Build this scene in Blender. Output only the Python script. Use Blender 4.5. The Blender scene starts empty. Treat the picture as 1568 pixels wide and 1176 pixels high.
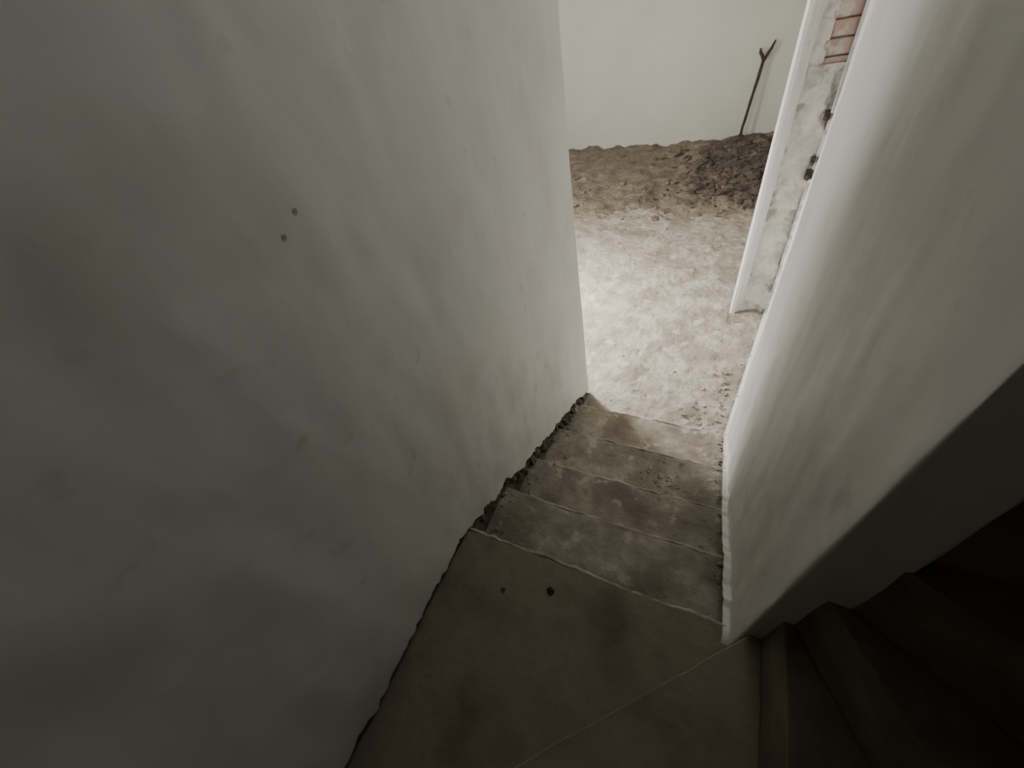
import bpy, bmesh, math, random
from mathutils import Vector, Matrix, noise
random.seed(7)
D=bpy.data; S=bpy.context.scene
def link(o): S.collection.objects.link(o); return o
def fbm(x,y,z=0.0,o=4): 
    return noise.fractal(Vector((x,y,z)),1.0,2.0,o)
# ---------------------------------------------------------------- materials
def mat(name, stops, scale=3.0, rough=0.8, bump=0.3, bscale=40, bdist=0.01, detail=4, spots=None, spots2=None):
    m=D.materials.new(name); m.use_nodes=True; nt=m.node_tree; N=nt.nodes; L=nt.links
    b=N['Principled BSDF']; b.inputs['Roughness'].default_value=rough
    tc=N.new('ShaderNodeTexCoord')
    n=N.new('ShaderNodeTexNoise'); n.inputs['Scale'].default_value=scale; n.inputs['Detail'].default_value=detail; n.inputs['Roughness'].default_value=0.6
    L.new(tc.outputs['Object'],n.inputs['Vector'])
    r=N.new('ShaderNodeValToRGB'); L.new(n.outputs['Fac'],r.inputs['Fac'])
    cr=r.color_ramp
    while len(cr.elements)<len(stops): cr.elements.new(0.5)
    for e,(p,c) in zip(cr.elements,stops): e.position=p; e.color=(*c,1)
    out=r.outputs['Color']
    for sp in (spots,spots2):
        if not sp: continue
        sc,thr,wd,colr,fac=sp
        n2=N.new('ShaderNodeTexNoise'); n2.inputs['Scale'].default_value=sc; n2.inputs['Detail'].default_value=3
        L.new(tc.outputs['Object'],n2.inputs['Vector'])
        mr=N.new('ShaderNodeMapRange'); mr.inputs[1].default_value=thr; mr.inputs[2].default_value=thr+wd; mr.inputs[4].default_value=fac
        L.new(n2.outputs['Fac'],mr.inputs[0])
        mx=N.new('ShaderNodeMix'); mx.data_type='RGBA'; L.new(mr.outputs[0],mx.inputs[0]); L.new(out,mx.inputs[6]); mx.inputs[7].default_value=(*colr,1)
        out=mx.outputs[2]
    L.new(out,b.inputs['Base Color'])
    n3=N.new('ShaderNodeTexNoise'); n3.inputs['Scale'].default_value=bscale; n3.inputs['Detail'].default_value=5
    L.new(tc.outputs['Object'],n3.inputs['Vector'])
    bp=N.new('ShaderNodeBump'); bp.inputs['Strength'].default_value=bump; bp.inputs['Distance'].default_value=bdist
    L.new(n3.outputs['Fac'],bp.inputs['Height']); L.new(bp.outputs[0],b.inputs['Normal'])
    return m
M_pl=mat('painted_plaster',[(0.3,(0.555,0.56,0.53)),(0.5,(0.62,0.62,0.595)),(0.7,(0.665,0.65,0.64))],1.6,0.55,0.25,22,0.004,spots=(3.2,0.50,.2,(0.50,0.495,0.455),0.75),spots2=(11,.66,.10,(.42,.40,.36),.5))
M_shade=mat('shade_plaster',[(0.3,(0.26,0.25,0.22)),(0.7,(0.34,0.33,0.30))],1.6,0.8,0.25,22,0.004)  # plaster colour darkened to keep the unlit stairwell side dim
M_far=mat('limewash_wall',[(0.3,(0.60,0.60,0.55)),(0.7,(0.67,0.665,0.615))],1.2,0.85,0.3,30,0.004)
M_mas=mat('bare_masonry',[(0.3,(0.06,0.05,0.035)),(0.7,(0.16,0.135,0.10))],9,0.95,0.9,30,0.02)
M_step=mat('dusty_step',[(0.25,(0.19,0.16,0.125)),(0.5,(0.31,0.275,0.225)),(0.72,(0.45,0.41,0.345))],7,0.95,0.8,24,0.012,spots=(4,0.52,.14,(0.17,0.14,0.11),0.65),spots2=(14,.60,.06,(.50,.46,.39),.6))
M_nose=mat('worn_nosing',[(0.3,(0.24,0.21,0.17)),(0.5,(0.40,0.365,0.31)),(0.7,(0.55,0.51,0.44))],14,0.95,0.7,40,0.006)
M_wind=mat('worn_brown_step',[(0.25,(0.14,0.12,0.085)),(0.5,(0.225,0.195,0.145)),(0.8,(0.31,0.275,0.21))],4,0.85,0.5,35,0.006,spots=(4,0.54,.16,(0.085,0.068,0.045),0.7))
M_wdark=mat('shade_dark_step',[(0.3,(0.06,0.05,0.036)),(0.55,(0.15,0.125,0.085)),(0.8,(0.26,0.215,0.145))],4,0.85,0.5,35,0.006)  # upper winder treads: shade of the dim corner put into the colour
M_floor=mat('mortar_floor',[(0.25,(0.23,0.195,0.155)),(0.48,(0.33,0.29,0.24)),(0.72,(0.46,0.42,0.36))],6,0.97,1.0,24,0.018,detail=9,spots=(2.6,0.50,.14,(0.22,0.18,0.14),0.7),spots2=(8,.58,.05,(.47,.43,.37),.65))
M_earth=mat('loose_earth',[(0.3,(0.14,0.11,0.085)),(0.7,(0.32,0.265,0.21))],5,1.0,0.9,30,0.03,detail=8)
M_clod=mat('rubble',[(0.3,(0.06,0.047,0.038)),(0.7,(0.17,0.138,0.113))],7,1.0,0.7,60,0.01)
M_frame=mat('white_gloss_paint',[(0.3,(0.70,0.70,0.68)),(0.7,(0.80,0.80,0.785))],5,0.45,0.2,30,0.003,spots=(12,0.66,.08,(0.4,0.35,0.28),0.6))
M_rough=mat('broken_render',[(0.3,(0.56,0.53,0.49)),(0.6,(0.78,0.765,0.73))],10,0.95,0.9,35,0.012,spots=(9,0.60,.06,(0.38,0.30,0.24),0.75))
M_brick=mat('red_brick',[(0.3,(0.44,0.27,0.22)),(0.6,(0.58,0.45,0.40))],12,0.95,0.8,40,0.01,spots=(14,.55,.05,(.62,.59,.54),.8))
M_iron=mat('rusty_iron',[(0.3,(0.035,0.022,0.018)),(0.7,(0.10,0.06,0.045))],30,0.8,0.5,80,0.003)
M_dark=mat('dark_hole',[(0.3,(0.015,0.012,0.01)),(0.7,(0.04,0.03,0.02))],30,1,0.2,60,0.002)
M_smudge=mat('smudge',[(0.3,(0.24,0.23,0.20)),(0.7,(0.40,0.39,0.35))],60,1,0.2,60,0.002)

def fin(bm,name,mats,smooth=False,bevel=0):
    me=D.meshes.new(name); bmesh.ops.recalc_face_normals(bm,faces=bm.faces[:]); bm.to_mesh(me); bm.free()
    if not isinstance(mats,(list,tuple)): mats=[mats]
    for m in mats: me.materials.append(m)
    if smooth:
        for p in me.polygons: p.use_smooth=True
    o=link(D.objects.new(name,me))
    if bevel:
        b=o.modifiers.new('b','BEVEL'); b.width=bevel; b.segments=2; b.limit_method='ANGLE'; b.angle_limit=math.radians(50)
    return o
def prism(bm,poly,z0,z1,mi=0,jit=0.0,seg=0.0):
    pts=[]
    n=len(poly)
    for i in range(n):
        a=Vector(poly[i]); b=Vector(poly[(i+1)%n]); pts.append(a)
        if seg:
            k=int((b-a).length/seg)
            for j in range(1,k):
                p=a.lerp(b,j/k); p+=Vector((fbm(p.x*9,p.y*9,z1),fbm(p.x*9+7,p.y*9,z1)))*jit+Vector((fbm(p.x*31,p.y*31,z1),fbm(p.x*31+7,p.y*31,z1)))*jit*.5; pts.append(p)
    bot=[bm.verts.new((p.x,p.y,z0)) for p in pts]; top=[bm.verts.new((p.x,p.y,z1)) for p in pts]
    f=[bm.faces.new(top),bm.faces.new(bot[::-1])]
    m=len(pts)
    for i in range(m): f.append(bm.faces.new((bot[i],bot[(i+1)%m],top[(i+1)%m],top[i])))
    for q in f: q.material_index=mi
def interp(x,tab):
    if x<=tab[0][0]: return tab[0][1]
    for (a,b),(c,d) in zip(tab,tab[1:]):
        if x<=c: return b+(d-b)*(x-a)/(c-a)
    return tab[-1][1]
def tube(bm,pts,rad,k=8):
    rings=[]
    for i,p in enumerate(pts):
        t=(pts[min(i+1,len(pts)-1)]-pts[max(i-1,0)]).normalized(); a=t.orthogonal().normalized(); b=t.cross(a)
        rr=rad[i]
        rings.append([bm.verts.new(p+(a*math.cos(2*math.pi*j/k)+b*math.sin(2*math.pi*j/k))*rr) for j in range(k)])
    for A,B in zip(rings,rings[1:]):
        for j in range(k): bm.faces.new((A[j],A[(j+1)%k],B[(j+1)%k],B[j]))
    bm.faces.new(rings[0]); bm.faces.new(rings[-1])
# plaster skin along a plan path -----------------------------------------
def skin(name,path,side,bottom,top,thick,mat_,ds=0.012,dz=0.03,amp=0.004,edge_end=0.0,rad=0.012,seed=0,rag=1.0):
    P=[Vector(p) for p in path]
    Q=[P[0]]
    for i in range(1,len(P)-1):
        a=(P[i-1]-P[i]).normalized(); b=(P[i+1]-P[i]).normalized()
        for t in (0,.25,.5,.75,1):
            p=(P[i]+a*rad)*(1-t)**2+P[i]*2*t*(1-t)+(P[i]+b*rad)*t*t
            Q.append(p)
    Q.append(P[-1])
    pts=[];
    for a,b in zip(Q,Q[1:]):
        k=max(1,int((b-a).length/ds))
        for j in range(k): pts.append(a.lerp(b,j/k))
    pts.append(Q[-1])
    nz=int(top/dz); bm=bmesh.new(); rows=[]; s=0
    for i,p in enumerate(pts):
        if i: s+=(p-pts[i-1]).length
        t=(pts[min(i+1,len(pts)-1)]-pts[max(i-1,0)]).normalized(); nrm=Vector((-t.y,t.x))*side
        zb=bottom(p.x,p.y)
        zb+= rag*(0.016*fbm(s*7,seed)+0.012*fbm(s*30,seed+3)+.004*fbm(s*90,seed+3))
        col=[]
        col.append(bm.verts.new((p.x-nrm.x*thick,p.y-nrm.y*thick,zb-0.002)))
        for j in range(nz+1):
            f=(j/nz)**1.4; z=zb+(top-zb)*f
            d=amp*fbm(s*2.2,z*1.3,seed,3)+amp*0.35*fbm(s*9,z*5,seed+9,3)+amp*.5*fbm(s*7,z*.9,seed+19,2)
            q=p+nrm*(d-(0.006 if j==0 else 0))
            if edge_end and i>len(pts)-4:
                w=(i-(len(pts)-4))/3
                q=q-t*w*(edge_end*(1.2*max(0,fbm(z*3,seed,1)*2-.4)+abs(fbm(z*14,seed,2))))
            col.append(bm.verts.new((q.x,q.y,z)))
        rows.append(col)
    if edge_end:
        col=[]
        for v in rows[-1]:
            col.append(bm.verts.new((v.co.x-nrm.x*thick,v.co.y-nrm.y*thick,v.co.z)))
        rows.append(col)
    for a,b in zip(rows,rows[1:]):
        for j in range(len(a)-1): bm.faces.new((a[j],b[j],b[j+1],a[j+1]))
    return fin(bm,name,mat_,smooth=True)

TOP=4.3; r=0.175
# ---------------------------------------------------------------- walls
lp=[(-.60,-.78),(-.63,.3),(-.66,.9),(-.715,1.85)]
bm=bmesh.new()
prism(bm,[(-.615,-.95),(-.645,.3),(-.675,.9),(-.733,1.835),(-3.5,1.835),(-3.5,1.6),(-.98,1.6),(-.95,-.95)],-.1,TOP)
wl=fin(bm,'wall_left',M_mas)
ltab=[(-.75,1.06),(-.6,1.05),(-.5,.91),(.30,.91),(.38,.87),(.5,.80),(.63,.765),(.78,.63),(.90,.59),(1.07,.47),(1.22,.41),(1.4,.30),(1.57,.22),(1.82,.025),(1.9,.01)]
lsk=skin('plaster_skin_left',lp+[(-1.2,1.85)],-1,lambda x,y:(interp(y,ltab) if x>-.72 else 0.01),TOP-.01,.02,M_pl,seed=1,amp=0.005,rag=2.0)
lsk.parent=wl
bm=bmesh.new(); prism(bm,[(-3.5,1.6+.235),(-3.5,1.86),(-1.19,1.86),(-1.19,1.835)],0,2.7)
o=fin(bm,'plaster_skin_room',M_pl); o.parent=wl
bm=bmesh.new()
prism(bm,[(.225,.35),(.225,1.56),(.40,3.02),(.40,3.2),(.48,3.2),(.285,1.56),(.285,.35)],-.1,TOP)
wp=fin(bm,'wall_partition',M_mas)
rtab=[(.30,.885),(.36,.89),(.63,.73),(.90,.55),(1.22,.37),(1.57,.19),(1.80,.03),(3.2,.02)]
rs=skin('plaster_skin_partition',[(.30,.60),(.298,.335),(.21,.335),(.21,1.58),(.382,3.04)],-1,lambda x,y:(1.6 if (x>.29 and y<.9 and y>.36) else (.88 if x>.22 and y<.4 else interp(y,rtab))),TOP-.01,.02,M_pl,seed=5,amp=0.007,edge_end=0.05,rad=.006,rag=1.4)
rs.parent=wp
bm=bmesh.new(); prism(bm,[(-3.5,7.36),(.9,6.98),(.9,7.2),(-3.5,7.6)],-.3,2.8); fin(bm,'wall_far',M_far)
bm=bmesh.new(); prism(bm,[(.62,3.2),(.85,3.2),(.85,7.0),(.62,7.0)],-.3,2.8); fin(bm,'wall_right_room',M_far)
bm=bmesh.new(); prism(bm,[(-3.7,1.6),(-3.5,1.6),(-3.5,7.6),(-3.7,7.6)],-.3,2.8); fin(bm,'wall_left_room',M_far)
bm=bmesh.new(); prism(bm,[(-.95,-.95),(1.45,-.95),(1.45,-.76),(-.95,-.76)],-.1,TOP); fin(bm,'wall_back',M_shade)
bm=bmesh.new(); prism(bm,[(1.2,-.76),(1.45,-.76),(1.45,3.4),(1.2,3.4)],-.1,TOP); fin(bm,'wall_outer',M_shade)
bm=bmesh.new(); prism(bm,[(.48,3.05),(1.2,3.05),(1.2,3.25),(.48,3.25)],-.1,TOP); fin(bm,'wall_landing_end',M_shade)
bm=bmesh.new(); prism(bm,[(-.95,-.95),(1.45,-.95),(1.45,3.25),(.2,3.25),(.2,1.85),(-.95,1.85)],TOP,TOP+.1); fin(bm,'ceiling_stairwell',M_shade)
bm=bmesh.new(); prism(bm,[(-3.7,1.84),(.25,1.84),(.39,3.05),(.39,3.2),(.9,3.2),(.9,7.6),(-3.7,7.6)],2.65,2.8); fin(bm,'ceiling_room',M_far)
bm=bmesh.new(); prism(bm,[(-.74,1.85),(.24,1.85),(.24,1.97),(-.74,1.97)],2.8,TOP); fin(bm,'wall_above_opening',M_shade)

# ---------------------------------------------------------------- stairs
st=link(D.objects.new('winder_staircase',None))
bm=bmesh.new()
ys={1:1.58,2:1.23,3:.905,4:.63,5:.36}
X0,X1=-.735,.225
for n in range(1,5):
    prism(bm,[(X0,ys[n+1]-.02),(X1,ys[n+1]-.02),(X1,ys[n]+.012),(X0,ys[n]-.012)],-.05,n*r,0,0.009,0.025)
o=fin(bm,'straight_flight',[M_step],bevel=.006); o.parent=st
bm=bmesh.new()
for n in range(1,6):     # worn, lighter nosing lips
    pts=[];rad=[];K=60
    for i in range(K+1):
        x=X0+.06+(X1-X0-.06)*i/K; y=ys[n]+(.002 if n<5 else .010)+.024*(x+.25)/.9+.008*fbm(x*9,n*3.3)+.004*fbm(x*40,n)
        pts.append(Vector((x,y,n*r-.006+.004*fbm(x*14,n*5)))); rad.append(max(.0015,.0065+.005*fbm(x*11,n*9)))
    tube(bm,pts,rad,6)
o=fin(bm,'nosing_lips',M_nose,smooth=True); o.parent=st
bm=bmesh.new()
C=Vector((.245,.36)); ang=[0,47,92,122,150,180]; R=(-.645,-.765,1.205,.36)
def hit(th):
    d=Vector((-math.cos(th),-math.sin(th))); t=9
    if d.x<-1e-6:t=min(t,(R[0]-C.x)/d.x)
    if d.x>1e-6:t=min(t,(R[2]-C.x)/d.x)
    if d.y<-1e-6:t=min(t,(R[1]-C.y)/d.y)
    return C+d*t
corn=[(math.degrees(math.atan2(C.y-R[1],C.x-R[0])),(R[0],R[1])),(math.degrees(math.atan2(C.y-R[1],C.x-R[2])),(R[2],R[1]))]
for i in range(5):
    n=5+i; a0,a1=ang[i],ang[i+1]
    poly=[tuple(C),tuple(hit(math.radians(a0)))]
    for ca,cp in corn:
        if a0<ca<a1: poly.append(cp)
    poly.append(tuple(hit(math.radians(a1))))
    if n==5: poly=[(C.x,.385),(R[0],.35)]+poly[2:]+[(C.x,.36)]
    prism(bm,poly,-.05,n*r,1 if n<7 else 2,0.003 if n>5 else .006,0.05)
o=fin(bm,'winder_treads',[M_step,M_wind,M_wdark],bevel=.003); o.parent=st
bm=bmesh.new()
y=.36
for n in range(10,17):
    y2=y+.26 if n<16 else 3.05
    xl=.28 if n<14 else .42
    prism(bm,[(xl,y),(1.205,y),(1.205,y2),(xl,y2)],-.05,n*r,1,0.004,0.06); y=y2
o=fin(bm,'upper_flight',[M_step,M_wind,M_wdark],bevel=.003); o.parent=st
def disc(name,c,nrm,rad,m,par,sq=1,dp=.003):
    bm=bmesh.new(); k=18; 
    vs=[]
    for i in range(k):
        a=2*math.pi*i/k; rr=rad*(1+.3*fbm(math.cos(a)*1.5+c[0]*9,math.sin(a)*1.5,c[1]*9))
        vs.append(bm.verts.new((rr*math.cos(a),rr*math.sin(a)*sq,0)))
    f=bm.faces.new(vs); ex=bmesh.ops.inset_individual(bm,faces=[f],thickness=rad*.3,depth=dp)
    o=fin(bm,name,m); o.rotation_euler=Vector(nrm).to_track_quat('Z','Y').to_euler(); o.location=c
    o.parent=par; return o
disc('knot_hole_a',(-.285,.277,.876),(0,0,1),.012,M_dark,st)
disc('knot_hole_b',(-.428,.222,.876),(0,0,1),.009,M_mas,st)
disc('wall_mark_a',(-.634,.404,2.018),(1,0,0),.0035,M_smudge,wl,1.3,.001)
disc('wall_mark_b',(-.6335,.362,1.995),(1,0,0),.004,M_smudge,wl,1.0,.001)

# ---------------------------------------------------------------- floor
def grid(name,x0,x1,y0,y1,d,zf,mats,mf=None):
    bm=bmesh.new(); nx=int((x1-x0)/d); ny=int((y1-y0)/d); g=[]
    for j in range(ny+1):
        row=[]
        for i in range(nx+1):
            x=x0+(x1-x0)*i/nx; y=y0+(y1-y0)*j/ny
            row.append(bm.verts.new((x,y,zf(x,y))))
        g.append(row)
    for j in range(ny):
        for i in range(nx):
            f=bm.faces.new((g[j][i],g[j][i+1],g[j+1][i+1],g[j+1][i]))
            if mf: c=f.calc_center_median(); f.material_index=mf(c.x,c.y)
    return fin(bm,name,mats,smooth=True)
def edge(x): return 4.75+.22*fbm(x*1.5,3)+.12*fbm(x*7,1)
def pile(x,y):
    d=math.hypot((x-.15)/1.2,(y-6.8)/1.5)
    return .10*max(0,1-d)**.9 if d<1 else 0
def cl(v): return max(0,min(1,v))
def zf(x,y):
    z=.006*fbm(x*2,y*2)+.006*fbm(x*9,y*9,2,4)
    z+=.007*cl(fbm(x*2.6,y*2.6,7,6)*12)+.007*cl(fbm(x*5,y*5,17,6)*12-.5)
    e=y-edge(x)
    t=min(1,max(0,e/.15))
    z+=t*(.02+.045*fbm(x*4,y*4,5,5))+pile(x,y)*(1+.3*fbm(x*7,y*7))
    return z
fl=grid('floor',-3.5,.65,1.45,7.4,.017,zf,[M_floor,M_earth],lambda x,y:1 if y>edge(x)+.04 +.14*fbm(x*16,y*16) else 0)
def clods(name,m,lst,flat=1):
    bm=bmesh.new()
    for (x,y,z,s) in lst:
        mtx=Matrix.Translation((x,y,z))@Matrix.Rotation(random.random()*6,4,'Z')@Matrix.Rotation(random.uniform(-.6,.6),4,Vector((random.random(),random.random(),0)).normalized())@Matrix.Diagonal((s*random.uniform(.7,1.4),s*random.uniform(.6,1.1),s*random.uniform(.3,.6)*flat,1))
        g=bmesh.ops.create_icosphere(bm,subdivisions=1,radius=1,matrix=mtx)
        for v in g['verts']: v.co+=Vector((random.uniform(-1,1),random.uniform(-1,1),random.uniform(-1,1)*.6))*s*.25
    return fin(bm,name,m)
L=[]
while len(L)<1250:
    x=random.gauss(-.05,.38); y=random.gauss(6.15,.6)
    if x>.5 or y>6.92 or y<4.9 or x<-1.2: continue
    if random.random()<.75 and x+.5*(6.9-y)<-.3: continue
    s=min(.075,.014+random.expovariate(1/.018)); L.append((x,y,zf(x,y)+s*.12,s))
clods('rubble_pile',M_clod,L)
L=[]
for i in range(300):
    x=random.uniform(-2.2,.5); y=random.uniform(4.6,6.9); s=.006+random.expovariate(1/.010); L.append((x,y,zf(x,y)+s*.2,min(s,.045)))
o=clods('earth_clods',M_earth,L); o.parent=fl
L=[]
for i in range(200):
    x=random.uniform(-1.2,.3); y=random.uniform(1.7,4.7); s=.003+random.expovariate(1/.004); L.append((x,y,zf(x,y)+s*.2,min(s,.018)))
for i in range(90):
    x=.19-random.expovariate(1/.05); y=random.uniform(1.6,2.3); s=.004+random.expovariate(1/.005); L.append((x,y,zf(x,y)+s*.3,min(s,.018)))
o=clods('floor_crumbs',M_floor,L); o.parent=fl
L=[]
def tz(y):
    for n in range(1,5):
        if ys[n+1]<y<ys[n]: return n*r
    return None
for i in range(380):
    y=random.uniform(.40,1.55); z=tz(y)
    if z is None: continue
    q=random.random()
    x=(-.64-.05*(y-.4)+random.expovariate(1/.03)) if q<.4 else (.2-random.expovariate(1/.03) if q<.65 else random.gauss(-.08,.05))
    if q>=.65: y=random.gauss(1.05,.07); z=tz(y) or 0.35
    s=min(.014,.003+random.expovariate(1/.003)); L.append((min(x,.19),y,z+s*.25,s))
o=clods('stair_crumbs',M_step,L); o.parent=st
L=[]
for i in range(150):   # lumps of broken mortar in the joint between stair and wall
    y=random.uniform(.36,1.8); z=interp(y,ltab)-random.uniform(.0,.09); zt=(tz(y) or 0)
    s=random.uniform(.008,.028); L.append((-.655-.04*(y-.36)+random.uniform(-.01,.012),y,max(zt,z),s))
o=clods('broken_mortar',M_mas,L,1.8); o.parent=st

# ---------------------------------------------------------------- door frame
root=link(D.objects.new('door_frame',None))
bm=bmesh.new()
prof=[(.120,3.0),(.127,2.985),(.150,2.985),(.158,2.995),(.160,3.01),(.175,3.012),(.180,3.03),(.195,3.03),(.195,3.13),(.120,3.13)]
prism(bm,prof,.0,2.66); o=fin(bm,'jamb',M_frame,bevel=.004); o.parent=root
def roughface(name,x0,x1,z0,z1,y,m,amp=.012,d=.012):
    bm=bmesh.new(); nx=max(2,int((x1-x0)/d)); nz=int((z1-z0)/d); g=[]
    for j in range(nz+1):
        row=[]
        for i in range(nx+1):
            x=x0+(x1-x0)*i/nx; z=z0+(z1-z0)*j/nz
            row.append(bm.verts.new((x,y+amp*fbm(x*9,z*9,3,5)+.5*amp*abs(fbm(x*30,z*22,8))+.012*cl(fbm(x*6,z*6,21,4)*12),z)))
        g.append(row)
    for j in range(nz):
        for i in range(nx): bm.faces.new((g[j][i],g[j][i+1],g[j+1][i+1],g[j+1][i]))
    return fin(bm,name,m,smooth=True)
o=roughface('broken_render_strip',.19,.41,0,1.60,3.04,M_rough,.018,.009); o.parent=root
bm=bmesh.new(); prism(bm,[(.195,3.08),(.40,3.08),(.40,3.19),(.195,3.19)],0,2.66); o=fin(bm,'masonry_core',M_rough); o.parent=root
bm=bmesh.new(); z=1.56
while z<2.6:
    prism(bm,[(.245,3.055+random.uniform(-.008,.008)),(.395,3.055),(.395,3.1),(.245,3.1)],z,z+.066,0,.003,.02); z+=.074
o=fin(bm,'brick_courses',M_brick,bevel=.006); o.parent=root
o=roughface('render_patch',.19,.26,1.58,2.65,3.045,M_rough,.018,.009); o.parent=root
for i,(zz,ss) in enumerate([(1.05,.026),(1.13,.018),(1.36,.022)]):
    bm=bmesh.new(); bmesh.ops.create_cone(bm,cap_ends=True,segments=12,radius1=ss*.5,radius2=ss*.4,depth=.05,matrix=Matrix.Translation((.352,3.005,zz))@Matrix.Rotation(math.pi/2,4,'X'))
    bmesh.ops.create_cube(bm,size=1,matrix=Matrix.Translation((.354,3.03,zz+.01))@Matrix.Diagonal((ss*1.3,.03,ss*2.0,1)))
    o=fin(bm,'hinge_pintle_%d'%i,M_iron,bevel=.003); o.parent=root

# ---------------------------------------------------------------- forked rod
bm=bmesh.new()
b0=Vector((-.15,6.90,.10)); t0=Vector((-.045,6.98,.98))
pts=[b0.lerp(t0,i/12)+Vector((.006*fbm(i*.7,1),0,0)) for i in range(13)]
tube(bm,pts,[.03]+[.018+.004*fbm(i*1.7,4) for i in range(12)])
tube(bm,[t0+Vector((0,0,-.03)),t0+Vector((-.03,0,.03)),t0+Vector((-.055,0,.06)),t0+Vector((-.06,0,.10))],[.018,.019,.017,.01])
tube(bm,[t0+Vector((0,0,-.03)),t0+Vector((.03,0,.04)),t0+Vector((.06,.0,.09)),t0+Vector((.085,0,.16))],[.018,.018,.016,.009])
fin(bm,'forked_rod',M_iron,smooth=True)

# ---------------------------------------------------------------- light
LC=(1,.985,.95); LP=(-1.75,2.62,1.35)
l=D.lights.new('room_work_lamp','SPOT'); l.energy=265; l.color=LC; l.shadow_soft_size=.14; l.spot_size=math.radians(135); l.spot_blend=1
o=link(D.objects.new('room_work_lamp',l)); o.location=LP; o.rotation_euler=Vector((.6,.0,-1)).to_track_quat('-Z','Y').to_euler()
l=D.lights.new('room_lamp_spill','POINT'); l.energy=70; l.color=LC; l.shadow_soft_size=.2
o=link(D.objects.new('room_lamp_spill',l)); o.location=LP
l=D.lights.new('far_room_fill','POINT'); l.energy=95; l.color=LC; l.shadow_soft_size=.2  # added fill to brighten the far wall, no known source
o=link(D.objects.new('far_room_fill',l)); o.location=(-3.1,3.8,1.6)
l=D.lights.new('stairwell_fill','POINT'); l.energy=21; l.color=(1,1,.97); l.shadow_soft_size=.3  # added weak fill for the left wall and treads, no fitting there
o=link(D.objects.new('stairwell_fill',l)); o.location=(.14,1.3,3.5)
w=D.worlds.new('w'); S.world=w; w.use_nodes=True; w.node_tree.nodes['Background'].inputs[0].default_value=(.01,.01,.01,1)

# ---------------------------------------------------------------- camera
e2=Vector((.7986,.6018,0)); e1=Vector((-.6018,.7986,0)); Nd=Vector((0,0,-1))
f=(e1*.7091+Nd*.7051).normalized(); rt=(e2*.9623-e1*.1916+Nd*.1927); rt=(rt-f*rt.dot(f)).normalized(); up=rt.cross(f)
cam=D.cameras.new('camera'); cam.sensor_width=36; cam.lens=589/1568*36; cam.clip_start=.02
co=link(D.objects.new('camera',cam)); m=Matrix((rt,up,-f)).transposed().to_4x4(); m.translation=(0,0,2.2); co.matrix_world=m
S.camera=co
